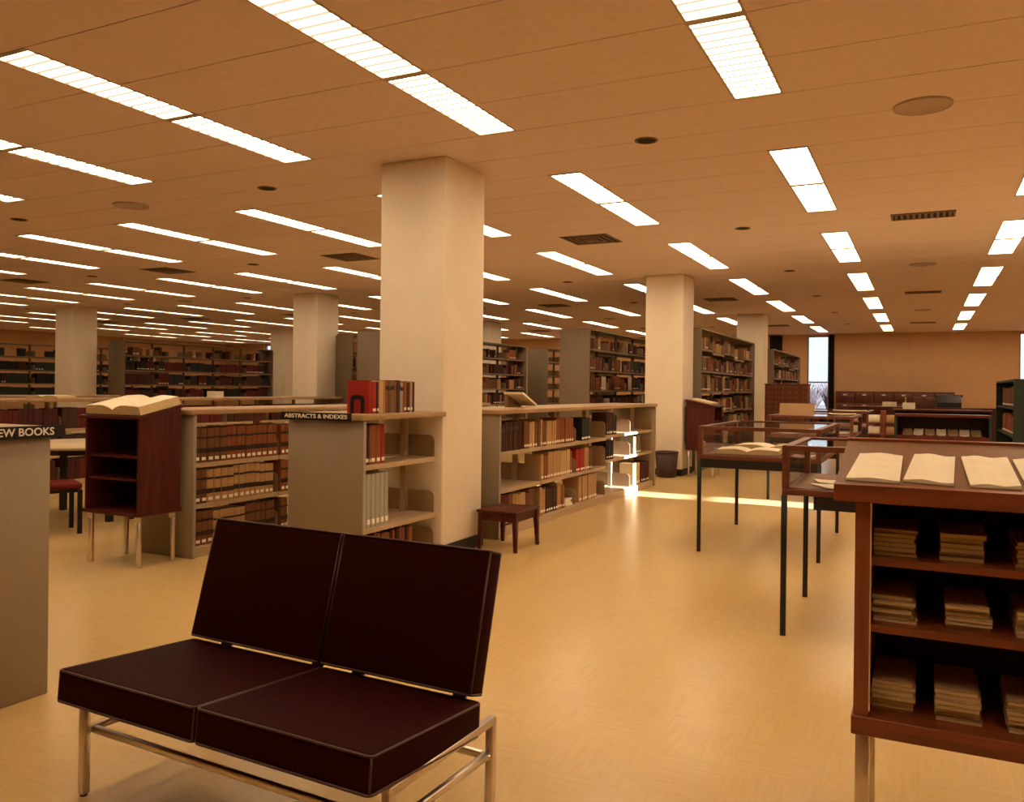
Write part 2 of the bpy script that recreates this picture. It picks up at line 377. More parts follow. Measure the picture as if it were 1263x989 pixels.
for r_, yy in enumerate((5.92, 9.575, 13.23, 16.9, 20.55, 24.2)):
    for i, xx in enumerate(XM):
        col_here = i in (2, 6, 10)
        if i % 2 == 1:
            downlight(xx, yy, 'small dark round downlight in the ceiling panels')
        elif r_ % 2 == 1:
            (grille if i == 0 else diffuser)(xx, yy, 'slatted air return grille in the ceiling' if i == 0 else 'square stepped air diffuser in the ceiling')
        elif not col_here:
            speaker(xx, yy, 'flat round speaker grille set in the ceiling')

# ---- columns
def column(x1, y0, label):
    t = thing('column', label, 'column', (x1-.31, y0+.33, 0), kind='structure')
    MB().rbox(-.31, .31, -.33, .33, .0, CEIL, r=.012, seg=2).obj('shaft', M_PAINT, t)
    f = MB(); a, c, e = .31, .33, .012
    for q in ((-a-e, a+e, -c-e, -c), (-a-e, a+e, c, c+e), (-a-e, -a, -c, c), (a, a+e, -c, c)): f.box(q[0], q[1], q[2], q[3], 0, .105)
    f.obj('base_trim', M_BLACKTRIM, t)
CX1 = -3.41
for (i, j, lb) in ((0, 0, 'cream square column at the end of the abstracts bookcase'), (0, 1, 'cream square column behind the brown waste bin'), (0, 2, 'cream square column behind the card catalog'),
                   (1, 1, 'cream square column behind the long low bookcase and left of the grey stack end'), (1, 2, 'cream square column deep among the grey stacks'),
                   (2, 1, 'shaded cream column beside the open book on the long low bookcase'), (2, 2, 'far cream column behind the end of the long dark bookstack')):
    column(CX1-7.315*i, 5.66+7.315*j, lb)

# ================================================================== BOOKS
BC = dict(darkred=(.10, .012, .009), red=(.30, .020, .014), brown=(.16, .065, .028), rust=(.24, .075, .025), tan=(.42, .25, .11), gold=(.50, .33, .15), dkbrown=(.055, .022, .012),
          black=(.012, .010, .010), green=(.020, .030, .020), grey=(.34, .33, .27), navy=(.020, .020, .030), maroon=(.055, .010, .010), cream=(.62, .52, .36), olive=(.17, .14, .07))
BM = {k: mat('book_cloth_'+k, v, .6, .25, noise=(30, .08)) for k, v in BC.items()}
M_BAND = mat('dark_band', (.030, .016, .010), .5, .3)
BOOKN = {}
def book_mesh(style, c):
    key = (style, c)
    if key in BOOKN: return BOOKN[key]
    b = MB(); t, h, d = 1.0, 1.0, 1.0            # unit book: thickness along y, depth along -x, spine at x=0
    e = .09
    pts = [(-d, 0), (-.10, 0), (-.03, .0), (0, .22), (0, .78), (-.03, 1), (-.10, 1), (-d, 1), (-d, 1-e), (-.13, 1-e), (-.13, e), (-d, e)]
    # cover: spine and two boards, as a ring extruded in z
    quads = [(0, 1, 10, 11), (1, 2, 3, 10), (10, 3, 4, 9), (9, 4, 5, 6), (8, 9, 6, 7)]
    vs = [(p[0], p[1], 0) for p in pts]+[(p[0], p[1], 1) for p in pts]; n = len(pts)
    fs = [tuple(reversed(q)) for q in quads]+[tuple(i+n for i in q) for q in quads]+[(i, (i+1) % n, n+(i+1) % n, n+i) for i in range(n)]
    b.add(vs, fs, 0)
    b.box(-.96, -.13, e, 1-e, .015, .985, 1)
    if style in ('label', 'period'): b.box(-.012, .012, .2, .8, .07, .16, 2)
    if style == 'period':
        b.box(-.012, .008, .02, .98, .28, .42, 3); b.box(-.012, .008, .02, .98, .70, .76, 3)
    if style == 'band': b.box(-.012, .008, .04, .96, .72, .84, 3)
    me = b.mesh('book', [BM[c], M_PAGE, M_WHITE, M_BAND]); BOOKN[key] = me
    return me
COLN = dict(darkred='dark red', red='bright red', brown='brown', rust='rust-red', tan='tan', gold='golden tan', dkbrown='dark brown', black='black', green='dark green', grey='grey', navy='navy', maroon='maroon', cream='cream', olive='olive')
STUFF = MB(); STUFF_COL = list(BC)
def place_book(x, y, z, t, h, d, style, c, label, group, rz=0, lean=0, name='book', cat='book'):
    o = link(name, book_mesh(style, c)); o.scale = (d, t, h); o.location = (x, y, z)
    o.rotation_euler = (lean, 0, rz)
    return tag(o, label, cat, group)
def row(rng, x, y0, y1, z, hr, tr, styles, cols, label=None, group=None, d=.2, fill=1.0, name='book', side=1, run=1):
    """a run of books standing on a shelf with spines at x (facing +x when side=1), from y0 to y1"""
    y = y0; c = rng.choice(cols); st = rng.choice(styles); h0 = rng.uniform(*hr); left = 0
    while True:
        if left <= 0:
            c = rng.choice(cols); st = rng.choice(styles); h0 = rng.uniform(*hr); left = rng.randint(1, run); t0 = rng.uniform(*tr)
        left -= 1; t = t0*rng.uniform(.92, 1.08); h = h0*rng.uniform(.99, 1.01)
        if y+t > y1: break
        if rng.random() <= fill:
            dd = d*rng.uniform(.93, 1.0); xx = x-rng.uniform(0, .012)
            if label: place_book(xx if side > 0 else xx, y if side > 0 else y+t, z+.0005, t-.001, h, dd, st, c, label.replace('COLOUR', COLN[c]), group, 0 if side > 0 else PI, name=name)
            else:
                mi = STUFF_COL.index(c); STUFF.box(xx-dd, xx, y, y+t-.002, z+.0005, z+h, mi)
                if st in ('label', 'period'): STUFF.box(xx, xx+.002, y+.2*t, y+.75*t, z+.025, z+.05, len(STUFF_COL))
        else: left = 0
        y += t+.0008

# ================================================================== BOOKCASES
def bracket(b, x_in, x_out, y, z, h=.17, th=.004):
    r = .05
    pts = [(x_in, z), (x_out, z), (x_out, z+h-r)] + [(x_out-r+r*math.cos(a), z+h-r+r*math.sin(a)) for a in (PI*.125, PI*.25, PI*.375)] + [(x_out-r, z+h), (x_in, z+h)]
    b.prism([(p[0], p[1]) for p in pts][::-1] if x_out > x_in else pts, 'y', y-th/2, y+th/2)
def bookcase(name, label, x1, y0, y1, height, levels, nsec, width=.65, low=True, both=True, panel=M_GREY, group=None, far_end=True, top_mat=None, cat='bookcase', steel=M_STEEL):
    """double faced steel range along y, right face at x1; levels = shelf heights (or one list per section)"""
    xc = x1-width/2; hw = width/2
    t = thing(name, label, cat, (xc, y0, 0), group=group); Ln = y1-y0
    tt = .04 if low else .03
    for ya in ((0, Ln-.035) if far_end else (0,)):
        e = rbx('end_panel', panel, t, -hw, hw, ya, ya+.035, 0, height-tt, r=.004, seg=1)
        for sx in (-1, 1): bx('edge_strip', M_EDGE if low else panel, e, sx*hw-.004, sx*hw+.004, ya+.004, ya+.031, .01, height-tt-.01)
    if low: rbx('top', top_mat or M_LAMINATE, t, -hw-.02, hw+.02, -.03, Ln+.02, height-tt, height, r=.006)
    else: bx('canopy', steel, t, -hw+.01, hw-.01, .035, Ln-.035, height-.03, height-.005)
    bx('plinth', steel, t, -hw+.02, hw-.02, .035, Ln-.035, 0, .075)
    sl = (Ln-.07)/nsec
    for i in range(nsec+1):
        ya = .035+i*sl; ya = min(max(ya, .06), Ln-.06)
        bx('post', steel, t, -.025, .025, ya-.018, ya+.018, .075, height-tt)
    for i in range(nsec):
        lv = levels[i] if isinstance(levels[0], (list, tuple)) else levels
        for z in lv:
            for s in ((1, -1) if both else (1,)):
                ya, yb = .035+i*sl+.006, .035+(i+1)*sl-.006
                f = MB(); xa, xb = (.03, hw-.035) if s > 0 else (-hw+.035, -.03)
                f.box(xa, xb, ya, yb, z-.018, z); xe = xb if s > 0 else xa
                f.box(xe-.012 if s > 0 else xe, xe if s > 0 else xe+.012, ya, yb, z-.034, z-.018)
                sh = f.obj('shelf', steel, t)
                for yy in (ya+.003, yb-.003):
                    bb = MB(); bracket(bb, .03*s, (hw-.05)*s, yy, z, .17 if low else .15); bb.obj('bracket', M_BRACK, sh)
    return t
R = random.Random(11)
# --- abstracts & indexes
bookcase('low_bookcase', 'short grey bookcase with an abstracts sign against the square column', -3.40, 4.60, 5.645, 1.17, [.085, .375, .815], 1, far_end=False)
# --- volumes case
bookcase('low_bookcase', 'low grey bookcase of banded volumes behind the dictionary stand', -5.09, 4.695, 9.60, 1.165, [.085, .415, .74], 5, width=.6)
# --- case beyond the column
bookcase('low_bookcase', 'long low bookcase with a wooden stool at its end', -3.40, 6.62, 11.48, 1.165, [[.085, .43, .775]]*3+[[.085, .50, .80]]*2, 5)
# --- new books
nb = thing('low_bookcase', 'grey bookcase end carrying the new books sign', 'bookcase', (-3.43, 2.045, 0))
rbx('end_panel', M_GREY, nb, -.035, 0, -.325, .325, 0, 1.13, r=.004, seg=1)
rbx('end_panel', M_GREY, nb, -2.035, -2.0, -.325, .325, 0, 1.13, r=.004, seg=1)
rbx('top', M_LAMINATE, nb, -2.06, .02, -.36, .365, 1.13, 1.17, r=.006)
bx('plinth', M_STEEL, nb, -2.0, -.035, -.30, .30, 0, .075)
for yy in (-1, 1):
    for zz in (.085, .415, .75):
        for q in (0, 1): bx('shelf', M_STEEL, nb, -2.0+.99*q, -1.03+.99*q, min(.03*yy, .29*yy), max(.03*yy, .29*yy), zz-.018, zz)
for q in (-1.97, -1.02, -.06): bx('post', M_STEEL, nb, q-.018, q+.018, -.025, .025, .075, 1.13)
# --- signs (flat black strips fixed to the edge of the tops)
sg = thing('sign', 'black strip sign reading new books in white capitals', 'sign', (-3.41, 2.045, 1.150))
bx('sign_board', M_INK, sg, .001, .006, -.36, .375, -.027, .027)
text_mesh('lettering', 'NEW BOOKS', .046, M_WHITE, sg, (.0065, .178, 0), (PI/2, 0, PI/2), width=.285)
sg = thing('sign', 'black strip sign reading abstracts and indexes in white capitals', 'sign', (-3.725, 4.57, 1.150))
bx('sign_board', M_INK, sg, -.362, .25, -.007, -.001, -.027, .027)
text_mesh('lettering', 'ABSTRACTS & INDEXES', .040, M_WHITE, sg, (-.056, -.0075, 0), (PI/2, 0, 0), width=.55)

# --- books in the abstracts case
G = 'books in the abstracts bookcase'
y = 4.66
for c, t, h in (('dkbrown', .035, .265), ('maroon', .05, .275), ('brown', .012, .26), ('rust', .065, .275), ('rust', .06, .275), ('red', .05, .28)):
    place_book(-3.455, y, .8155, t, h, .20, 'label', c, COLN[c]+' book on the upper shelf of the abstracts bookcase', G); y += t+.001
y = 4.655
for i in range(6):
    t = .05
    place_book(-3.445, y, .3755, t, .375, .22, 'label', 'grey', 'tall grey volume in the set on the abstracts bookcase', 'tall grey volumes in the abstracts bookcase'); y += t+.004
row(R, -3.46, 4.66, 5.35, .0855, (.22, .26), (.03, .05), ('label',), ('maroon', 'brown', 'rust'), 'COLOUR book on the lowest shelf of the abstracts bookcase', G)
# books on top of the abstracts case
G = 'reference books standing on the abstracts bookcase'; y = 4.80
for i, (c, t, h, st) in enumerate((('red', .035, .235, 'plain'), ('red', .055, .225, 'label'), ('maroon', .03, .225, 'label'), ('gold', .055, .235, 'plain'), ('tan', .02, .235, 'plain'), ('rust', .035, .235, 'band'), ('brown', .04, .23, 'band'), ('olive', .035, .235, 'band'),
        ('rust', .03, .23, 'plain'), ('dkbrown', .05, .24, 'band'), ('grey', .035, .225, 'band'), ('rust', .05, .235, 'label'), ('dkbrown', .045, .225, 'label'), ('tan', .03, .235, 'label'), ('maroon', .03, .23, 'plain'))):
    place_book(-3.50, y, 1.1705, t, h, .19, st, c, ('bright red book at the end of the row on the abstracts bookcase' if i == 0 else COLN[c]+' reference book in the row standing on the abstracts bookcase'), G); y += t+.001
be = thing('bookend', 'black arch bookend against the red book', 'bookend', (-3.60, 4.797, 1.17))
pts = [(-.06, 0), (-.06, .10)]+[(-.03+.03*math.cos(a), .10+.03*math.sin(a)) for a in (PI*.75, PI*.5)]+[(.03+.03*math.cos(a), .10+.03*math.sin(a)) for a in (PI*.5, PI*.25)]+[(.06, .10), (.06, 0), (.032, 0), (.032, .085), (0.02, .10), (-.02, .10), (-.032, .085), (-.032, 0)]
MB().prism(pts, 'y', -.003, 0).obj('upright', M_BLACK, be)
bx('foot', M_BLACK, be, -.03, .03, -.07, -.003, 0, .0015)
# --- banded volumes
for z, cols, hh, lb in ((.7405, ('rust', 'brown'), (.27, .285), 'upper'), (.4155, ('tan', 'tan', 'rust', 'brown'), (.26, .28), 'middle'), (.0855, ('tan', 'tan', 'brown'), (.25, .27), 'lowest')):
    yy = 4.755
    for sec in range(2):
        row(R, -5.125, yy+.0, min(yy+.93, 5.85), z, hh, (.052, .066), ('period',), cols, 'banded COLOUR volume with white spine label on the %s shelf behind the dictionary stand' % lb, 'banded periodical volumes by the dictionary stand', run=6, d=.21)
        yy += .975
# --- books in the case beyond the column
G = 'books in the long low bookcase beyond the column'
lab = lambda s: 'COLOUR bound book on the %s shelf of the stool-side bookcase' % s
def brow(y0, y1, z, cols, s, hr=(.24, .275), tr=(.04, .062), run=6, styles=('label',)):
    row(R, -3.445, y0, y1, z+.0005, hr, tr, styles, cols, lab(s), G, run=run)
brow(6.70, 7.20, .775, ('dkbrown', 'brown'), 'top', run=10, styles=('band',)); brow(7.24, 7.56, .775, ('tan', 'gold', 'brown'), 'top'); brow(7.65, 8.52, .775, ('rust', 'tan', 'brown'), 'top'); brow(8.75, 9.05, .775, ('black', 'green'), 'top', tr=(.03, .05))
brow(7.65, 8.53, .43, ('tan', 'gold', 'rust'), 'middle'); brow(8.61, 9.12, .43, ('rust', 'tan', 'red', 'brown'), 'middle')
brow(6.70, 7.55, .085, ('rust', 'brown', 'tan', 'darkred'), 'lowest', hr=(.24, .30)); brow(7.65, 8.29, .085, ('tan', 'rust', 'brown', 'dkbrown'), 'lowest'); brow(8.68, 9.30, .085, ('gold', 'tan'), 'lowest', hr=(.26, .3))
brow(9.60, 10.0, .80, ('black', 'dkbrown'), 'top', tr=(.05, .06)); brow(10.66, 10.95, .50, ('green', 'olive', 'grey'), 'middle', hr=(.22, .245), tr=(.05, .07)); brow(9.6, 9.85, .5, ('black',), 'middle', hr=(.22, .24))
brow(10.64, 11.0, .085, ('gold', 'tan', 'cream'), 'lowest', tr=(.06, .08), hr=(.27, .3)); brow(11.02, 11.40, .085, ('dkbrown', 'brown', 'maroon'), 'lowest', tr=(.05, .06), hr=(.27, .3))
for k in range(4):      # a slumped pile of magazines
    o = MB().box(-.19, 0, 0, .20, 0, .018).obj('magazine', M_PAPER); o.location = (-3.455-.006*k, 8.32+.008*k, .0855+.0182*k); o.rotation_euler = (0, 0, .05*(k % 3))
    tag(o, 'loose pale magazine in the pile on the stool-side bookcase', 'magazine', 'pile of magazines in the low bookcase')

# ================================================================== TALL STACKS
TL = [.11, .62, .98, 1.345, 1.70, 2.07]
def tall(x1, y0, y1, n, label, jig=False, width=.56, lv=TL):
    L = [list(lv) for _ in range(n)]
    if jig:
        for i in range(n): L[i][-1] += (.0, -.04, .0, -.08, -.02)[i % 5]; L[i][-4] += (0, -.06, 0, .02, 0)[i % 5]
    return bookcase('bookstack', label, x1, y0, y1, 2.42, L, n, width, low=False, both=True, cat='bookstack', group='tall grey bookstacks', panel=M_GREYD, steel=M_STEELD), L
_, LR1 = tall(-3.33, 13.85, 18.75, 5, 'tall bookstack between two square columns past the waste bin', True)
_, LS1 = tall(-5.19, 13.50, 18.90, 5, 'tall grey bookstack rising behind the long low bookcase')
tall(-9.00, 12.72, 19.00, 6, 'tall grey bookstack end showing between the square columns')
tall(-8.78, 19.80, 25.00, 5, 'far grey bookstack end beyond the shelves of mixed books')
_, LS4 = tall(-17.35, 13.85, 19.00, 5, 'long dark bookstack across the reading area past the shaded column')
tall(-21.70, 13.40, 19.00, 5, 'dark bookstack behind the shaded column and the open book')
tall(-10.30, 13.55, 19.00, 5, 'dark bookstack just behind the cream column and the long low bookcase')
tall(-17.25, 21.30, 26.00, 5, 'far bookstack of tan volumes past the long dark bookstack')
tall(-3.33, 21.35, 26.30, 5, 'far bookstack above the card catalog beside the window', True)
TG = 'books in the tall bookstack past the waste bin'
mix = ('brown', 'rust', 'dkbrown', 'darkred', 'tan', 'black', 'olive', 'maroon')
def stack_rows(x, y0, y1, n, L, levels, cols, fill, label=None, group=None, tr=(.03, .06), top_fill=.35, run=5, styles=('label', 'plain', 'plain')):
    sl = (y1-y0-.07)/n
    for i in range(n):
        for li in levels:
            z = L[i][li]; ya = y0+.035+i*sl+.02; yb = ya+sl-.05
            f = fill if li < 5 else top_fill
            yb2 = ya+(yb-ya)*(R.uniform(.86, 1.0) if li < 5 else R.uniform(.5, .9))
            row(R, x-.05, ya, yb2, z+.0005, (.20, .24) if li == 4 else (.21, .28) if li < 5 else (.15, .23), tr, styles, cols, label, group, fill=f, run=run, d=.19)
            if li < 5:      # the other face of the range
                row(R, x-.35, ya, yb, z+.0005, (.22, .24) if li == 4 else (.24, .28), tr, ('plain',), ('dkbrown', 'maroon', 'black'), fill=.97, run=run, d=.16)
stack_rows(-3.33, 13.85, 18.75, 5, LR1, (3, 4), mix, .97, tr=(.04, .065))
stack_rows(-3.33, 13.85, 18.75, 5, LR1, (1, 2), mix, .9, tr=(.04, .07))
stack_rows(-3.33, 13.85, 18.75, 5, LR1, (5,), ('tan', 'brown'), .9, top_fill=.55, tr=(.05, .09))
S1 = [[z for z in TL] for _ in range(5)]
stack_rows(-5.19, 13.50, 18.90, 5, S1, (2, 3, 4), ('black', 'darkred', 'maroon', 'dkbrown', 'rust', 'cream', 'navy', 'brown'), .92, tr=(.04, .08))
stack_rows(-5.19, 13.50, 18.90, 5, S1, (5,), ('brown', 'tan', 'maroon'), .9, top_fill=.6, tr=(.04, .09))
stack_rows(-9.00, 12.72, 19.00, 6, [list(TL)]*6, (2, 3, 4, 5), ('rust', 'brown', 'tan', 'maroon', 'dkbrown'), .88, tr=(.05, .10), top_fill=.7)
stack_rows(-17.35, 13.85, 19.00, 5, LS4, (2, 3, 4), ('black', 'navy', 'maroon', 'dkbrown', 'darkred', 'black'), .95, tr=(.05, .09), run=8)
stack_rows(-17.35, 13.85, 19.00, 5, LS4, (5,), ('brown', 'maroon', 'tan', 'dkbrown'), .9, top_fill=.5, tr=(.05, .10))
stack_rows(-21.70, 13.40, 19.00, 5, [list(TL)]*5, (2, 3, 4, 5), ('black', 'green', 'navy', 'maroon'), .93, tr=(.05, .10), run=8, top_fill=.5)
stack_rows(-10.30, 13.55, 19.00, 5, [list(TL)]*5, (2, 3, 4), ('black', 'navy', 'tan', 'maroon'), .8, tr=(.05, .10))
stack_rows(-17.25, 21.30, 26.00, 5, [list(TL)]*5, (2, 3, 4, 5), ('gold', 'tan', 'tan'), .97, tr=(.06, .10), run=12, top_fill=.8)
stack_rows(-3.33, 21.35, 26.30, 5, [list(TL)]*5, (3, 4, 5), mix, .85, tr=(.05, .09), top_fill=.6)

# ---- long low bookcase across the reading area
bookcase('low_bookcase', 'very long low bookcase with dark volumes behind the reading table', -10.05, 4.2, 12.9, 1.155, [.085, .42, .76], 9)
bookcase('low_bookcase', 'second low bookcase running behind the very long one', -12.9, 4.4, 10.2, 1.155, [.085, .42, .76], 6)
for i in range(9):
    for z in (.76, .42, .085):
        y0 = 4.26+i*.96
        row(R, -10.10, y0, y0+.9, z+.0005, (.24, .28), (.05, .08), ('plain',), ('darkred', 'maroon', 'dkbrown'), run=10, fill=.97)
so = STUFF.obj('far_shelved_books', [BM[c] for c in STUFF_COL]+[M_WHITE]); tag(so, 'rows of dark and brown books filling the far shelves', 'books', kind='stuff')

# ================================================================== OPEN BOOKS
def open_book(name, w, d, th, label, loc, rz, tilt=0, cover=True, cat='book', group=None, droop=.012):
    """open book; spine along local y; the tilt leans it about local x"""
    t = thing(name, label, cat, loc, group=group); t.rotation_euler = (tilt, 0, rz)
    n = 10; top = []
    for i in range(-n, n+1):
        u = abs(i)/n; top.append((i/n*w/2, th*(0.55+.45*math.sin(min(1, u*2.2)*PI/2))-droop*u*u if i else th*.5))
    pts = [(-w/2-.01, .003), (w/2+.01, .003)]+top[::-1]
    MB().prism(pts, 'y', -d/2, d/2).obj('page_block', M_PAGE, t)
    b = MB(); vs = []; fs = []
    for p in top:
        vs += [(p[0]*.995, -d/2+.002, p[1]+.0012), (p[0]*.995, d/2-.002, p[1]+.0012)]
    for i in range(2*n): fs.append((2*i, 2*i+2, 2*i+3, 2*i+1))
    b.add(vs, fs, 0, True); pg = b.obj('open_pages', M_PAPER, t)
    if cover: bx('cover', BM['dkbrown'], t, -w/2-.018, w/2+.018, -d/2-.008, d/2+.008, 0, .003)
    return t

# ================================================================== SLANT-TOP STANDS
def stand_dictionary():
    t = thing('dictionary_stand', 'dark red wooden dictionary stand on four bright metal legs', 'book stand', (-5.435, 4.43, 0))
    X, Y0, Y1, z0, zf, zb = .295, -.19, .19, .41, 1.105, 1.185
    side = [(Y0, z0), (Y1, z0), (Y1, zb), (Y0, zf)]
    for sx in (-1, 1):
        a, c = sorted((sx*X, sx*(X-.02))); MB().prism(side, 'x', a, c).obj('side_panel', M_MAHOG, t)
    bx('back_panel', M_INNER, t, -X+.02, X-.02, Y1-.015, Y1, z0, zb-.01)
    bx('bottom_board', M_MAHOG, t, -X-.008, X+.008, Y0-.012, Y1+.005, z0-.028, z0)
    for z in (.655, .825): bx('shelf', M_MAHOG, t, -X+.02, X-.02, Y0+.01, Y1-.015, z-.016, z)
    sl = (zb-zf)/(Y1-Y0)
    MB().prism([(Y0-.03, zf-.03*sl), (Y1+.02, zb+.02*sl), (Y1+.02, zb+.02*sl+.02), (Y0-.03, zf-.03*sl+.02)], 'x', -X-.03, X+.03).obj('slant_top', M_MAHOG, t)
    for sx in (-1, 1):
        for sy in (-1, 1):
            x_, y_ = sx*(X-.035), sy*.155
            l = rbx('leg', M_CHROME, t, x_-.014, x_+.014, y_-.014, y_+.014, 0, z0-.028, r=.003, seg=1)
            bx('bracket_plate', M_CHROME, l, x_-.03, x_+.03, y_-.016, y_-.014, z0-.075, z0-.028)
    return t, math.atan(sl), zf+.02+.19*sl
_, tl, zt = stand_dictionary()
open_book('open_dictionary', .58, .37, .075, 'thick open dictionary lying on the dark red stand', (-5.43, 4.425, zt+.001), 0, tl, droop=.01)

def stand_right():
    t = thing('journal_stand', 'large brown slant-top stand holding pale journals on its shelves', 'book stand', (.42, 2.60, 0))
    X0, X1, z0 = -.592, .60, .405; D = .42; zf, zb = 1.072, 1.165
    side = [(0, z0), (D, z0), (D, zb), (0, zf)]
    MB().prism(side, 'x', X0, X0+.04).obj('side_panel', M_STILE, t); MB().prism(side, 'x', X1-.04, X1).obj('side_panel', M_STILE, t)
    bx('back_panel', M_INNER, t, X0+.04, X1-.04, D-.015, D, z0, zb-.02)
    bx('edge_strip', M_BRASS, t, X0+.040, X0+.044, -.001, .012, z0+.04, zf)
    MB().rbox(X0-.006, X1+.006, -.012, D+.01, z0-.03, z0+.025, r=.005).obj('bottom_board', M_WALNUT, t)
    for z in (.693, .885): bx('shelf', M_WALNUT, t, X0+.04, X1-.04, .012, D-.015, z-.022, z)
    bx('front_rail', M_WALNUT, t, X0+.04, X1-.04, .004, .025, zf-.03, zf)
    sl = (zb-zf)/D
    f = [(-.03, zf-.03*sl), (D+.02, zb+.02*sl), (D+.02, zb+.02*sl+.028), (-.03, zf-.03*sl+.028)]
    MB().prism(f, 'x', X0-.055, X1+.055).obj('slant_top', M_TOPBROWN, t)
    lip = [(-.048, zf-.048*sl-.012), (-.03, zf-.03*sl-.012), (-.03, zf-.03*sl+.036), (-.048, zf-.048*sl+.036)]
    MB().prism(lip, 'x', X0-.055, X1+.055).obj('front_lip', M_WALNUT, t)
    bk = [(D+.02, zb+.02*sl+.022), (D+.034, zb+.034*sl+.022), (D+.034, zb+.034*sl+.036), (D+.02, zb+.02*sl+.036)]
    MB().prism(bk, 'x', X0-.055, X1+.055).obj('back_edge', M_WALNUT, t)
    for sx in (X0+.024, X1-.024):
        for sy in (.03, D-.03): rbx('leg', M_CHROME, t, sx-.019, sx+.019, sy-.016, sy+.016, 0, z0-.03, r=.003, seg=1)
    return sl, zf+.028
slr, zfr = stand_right()
def zs(y): return zfr + (y-2.60)*slr
# open journals on the slope: quads given on the slope plane
for i, q in enumerate(([(-.200, 2.615), (-.057, 2.61), (-.054, 2.862), (-.178, 2.869)], [(-.048, 2.628), (.079, 2.612), (.090, 2.868), (-.022, 2.886)],
                       [(.120, 2.612), (.240, 2.612), (.227, 2.875), (.106, 2.880)], [(.256, 2.616), (.384, 2.612), (.372, 2.87), (.240, 2.872)])):
    n = 8; vs = []; fs = []
    for a in range(n+1):
        u = a/n
        for v in (0, 1):
            x = (q[0][0]*(1-u)+q[1][0]*u)*(1-v)+(q[3][0]*(1-u)+q[2][0]*u)*v
            y_ = (q[0][1]*(1-u)+q[1][1]*u)*(1-v)+(q[3][1]*(1-u)+q[2][1]*u)*v
            lift = .006+.005*math.sin(u*PI*(1.0+.25*i))**2
            vs += [(x, y_, zs(y_)+.0015), (x, y_, zs(y_)+.0015+lift)]
    for a in range(n):
        o_ = a*4
        fs += [(o_+1, o_+5, o_+7, o_+3), (o_, o_+2, o_+6, o_+4), (o_, o_+4, o_+5, o_+1), (o_+2, o_+3, o_+7, o_+6)]
    fs += [(0, 1, 3, 2), (n*4, n*4+2, n*4+3, n*4+1)]
    t = thing('open_journal', ['pale journal with a bent left edge on the slant-top stand', 'pale journal second from the bent one on the slant-top stand', 'pale journal tilted the other way on the slant-top stand', 'pale journal beside the tilted one on the slant-top stand'][i], 'journal', (0, 0, 0), group='journals on the slant top')
    MB().add(vs, fs, 0, False).obj('pages', M_PAPER, t)
    MB().add([(p[0]+dx, p[1]+dy, zs(p[1]+dy)+h) for h in (.0002, .0013) for p, dx, dy in zip(q, (-.002, .002, .002, -.002), (-.008, -.008, .003, .003))], [(0, 3, 2, 1), (4, 5, 6, 7), (0, 1, 5, 4), (1, 2, 6, 5), (2, 3, 7, 6), (3, 0, 4, 7)]).obj('cover', BM['brown'], t)
# piles of journals inside
M_JOUR = mat('journal_paper', (.40, .27, .14), .75, .2, noise=(18, .12))
for zi, (z, nm) in enumerate(((.885, 'upper'), (.693, 'middle'), (.43, 'lowest'))):
    for pi_, x0 in enumerate(([-.130, .045, .232, .41], [-.130, .062, .235, .42], [-.130, .038, .215, .40])[zi]):
        z_ = z+.0005
        NP = [6, 6, 7][zi]
        for k in range(NP):
            th = R.uniform(.010, .014); wx = R.uniform(.108, .118); dx = R.uniform(0, .006)
            b = MB().box(0, wx, 0, .25, 0, th*.12, 1).box(.001, wx-.002, .002, .248, th*.12, th*.88, 0).box(0, wx, 0, .25, th*.88, th, 1)
            o = b.obj('journal', [M_PAGE, M_JOUR]); o.location = (x0+dx, 2.655+R.uniform(0, .02), z_); z_ += th+.0004
            tag(o, 'journal %s in the %s pile on the %s shelf of the slant-top stand' % (('topmost' if k == NP-1 else ORD[NP-1-k]+' from top'), ORD[pi_], nm), 'journal', 'piled journals in the slant-top stand')

# lectern by the second column
t = thing('lectern', 'dark red lectern on metal legs beside the far square column', 'book stand', (-3.13, 13.28, 0))
sl2 = -.115/.42
side = [(-.22, .44), (.22, .44), (.22, 1.10), (-.22, 1.19)]
MB().prism([p for p in side], 'y', -.28, -.26).obj('side_panel', M_MAHOG, t); MB().prism(side, 'y', .26, .28).obj('side_panel', M_MAHOG, t)
bx('back_panel', M_MAHOG, t, -.22, -.205, -.26, .26, .44, 1.17)
bx('bottom_board', M_MAHOG, t, -.225, .225, -.285, .285, .415, .44)
for z in (.68, .88): bx('shelf', M_MAHOG, t, -.2, .21, -.26, .26, z-.018, z)
MB().prism([(-.245, 1.195), (.25, 1.094), (.25, 1.114), (-.245, 1.215)], 'y', -.31, .31).obj('slant_top', M_MAHOG, t)
for sx in (-.19, .19):
    for sy in (-.24, .24): rbx('leg', M_CHROME, t, sx-.014, sx+.014, sy-.014, sy+.014, 0, .415, r=.003, seg=1)
ob = open_book('open_book', .44, .34, .035, 'open book lying on the dark red lectern', (-3.13, 13.28, 1.1640), 0, 0, droop=.008)
ob.matrix_world = Matrix.Translation((-3.125, 13.28, 1.1700)) @ Matrix.Rotation(math.atan(.101/.495), 4, 'Y') @ Matrix.Rotation(PI/2, 4, 'Z')

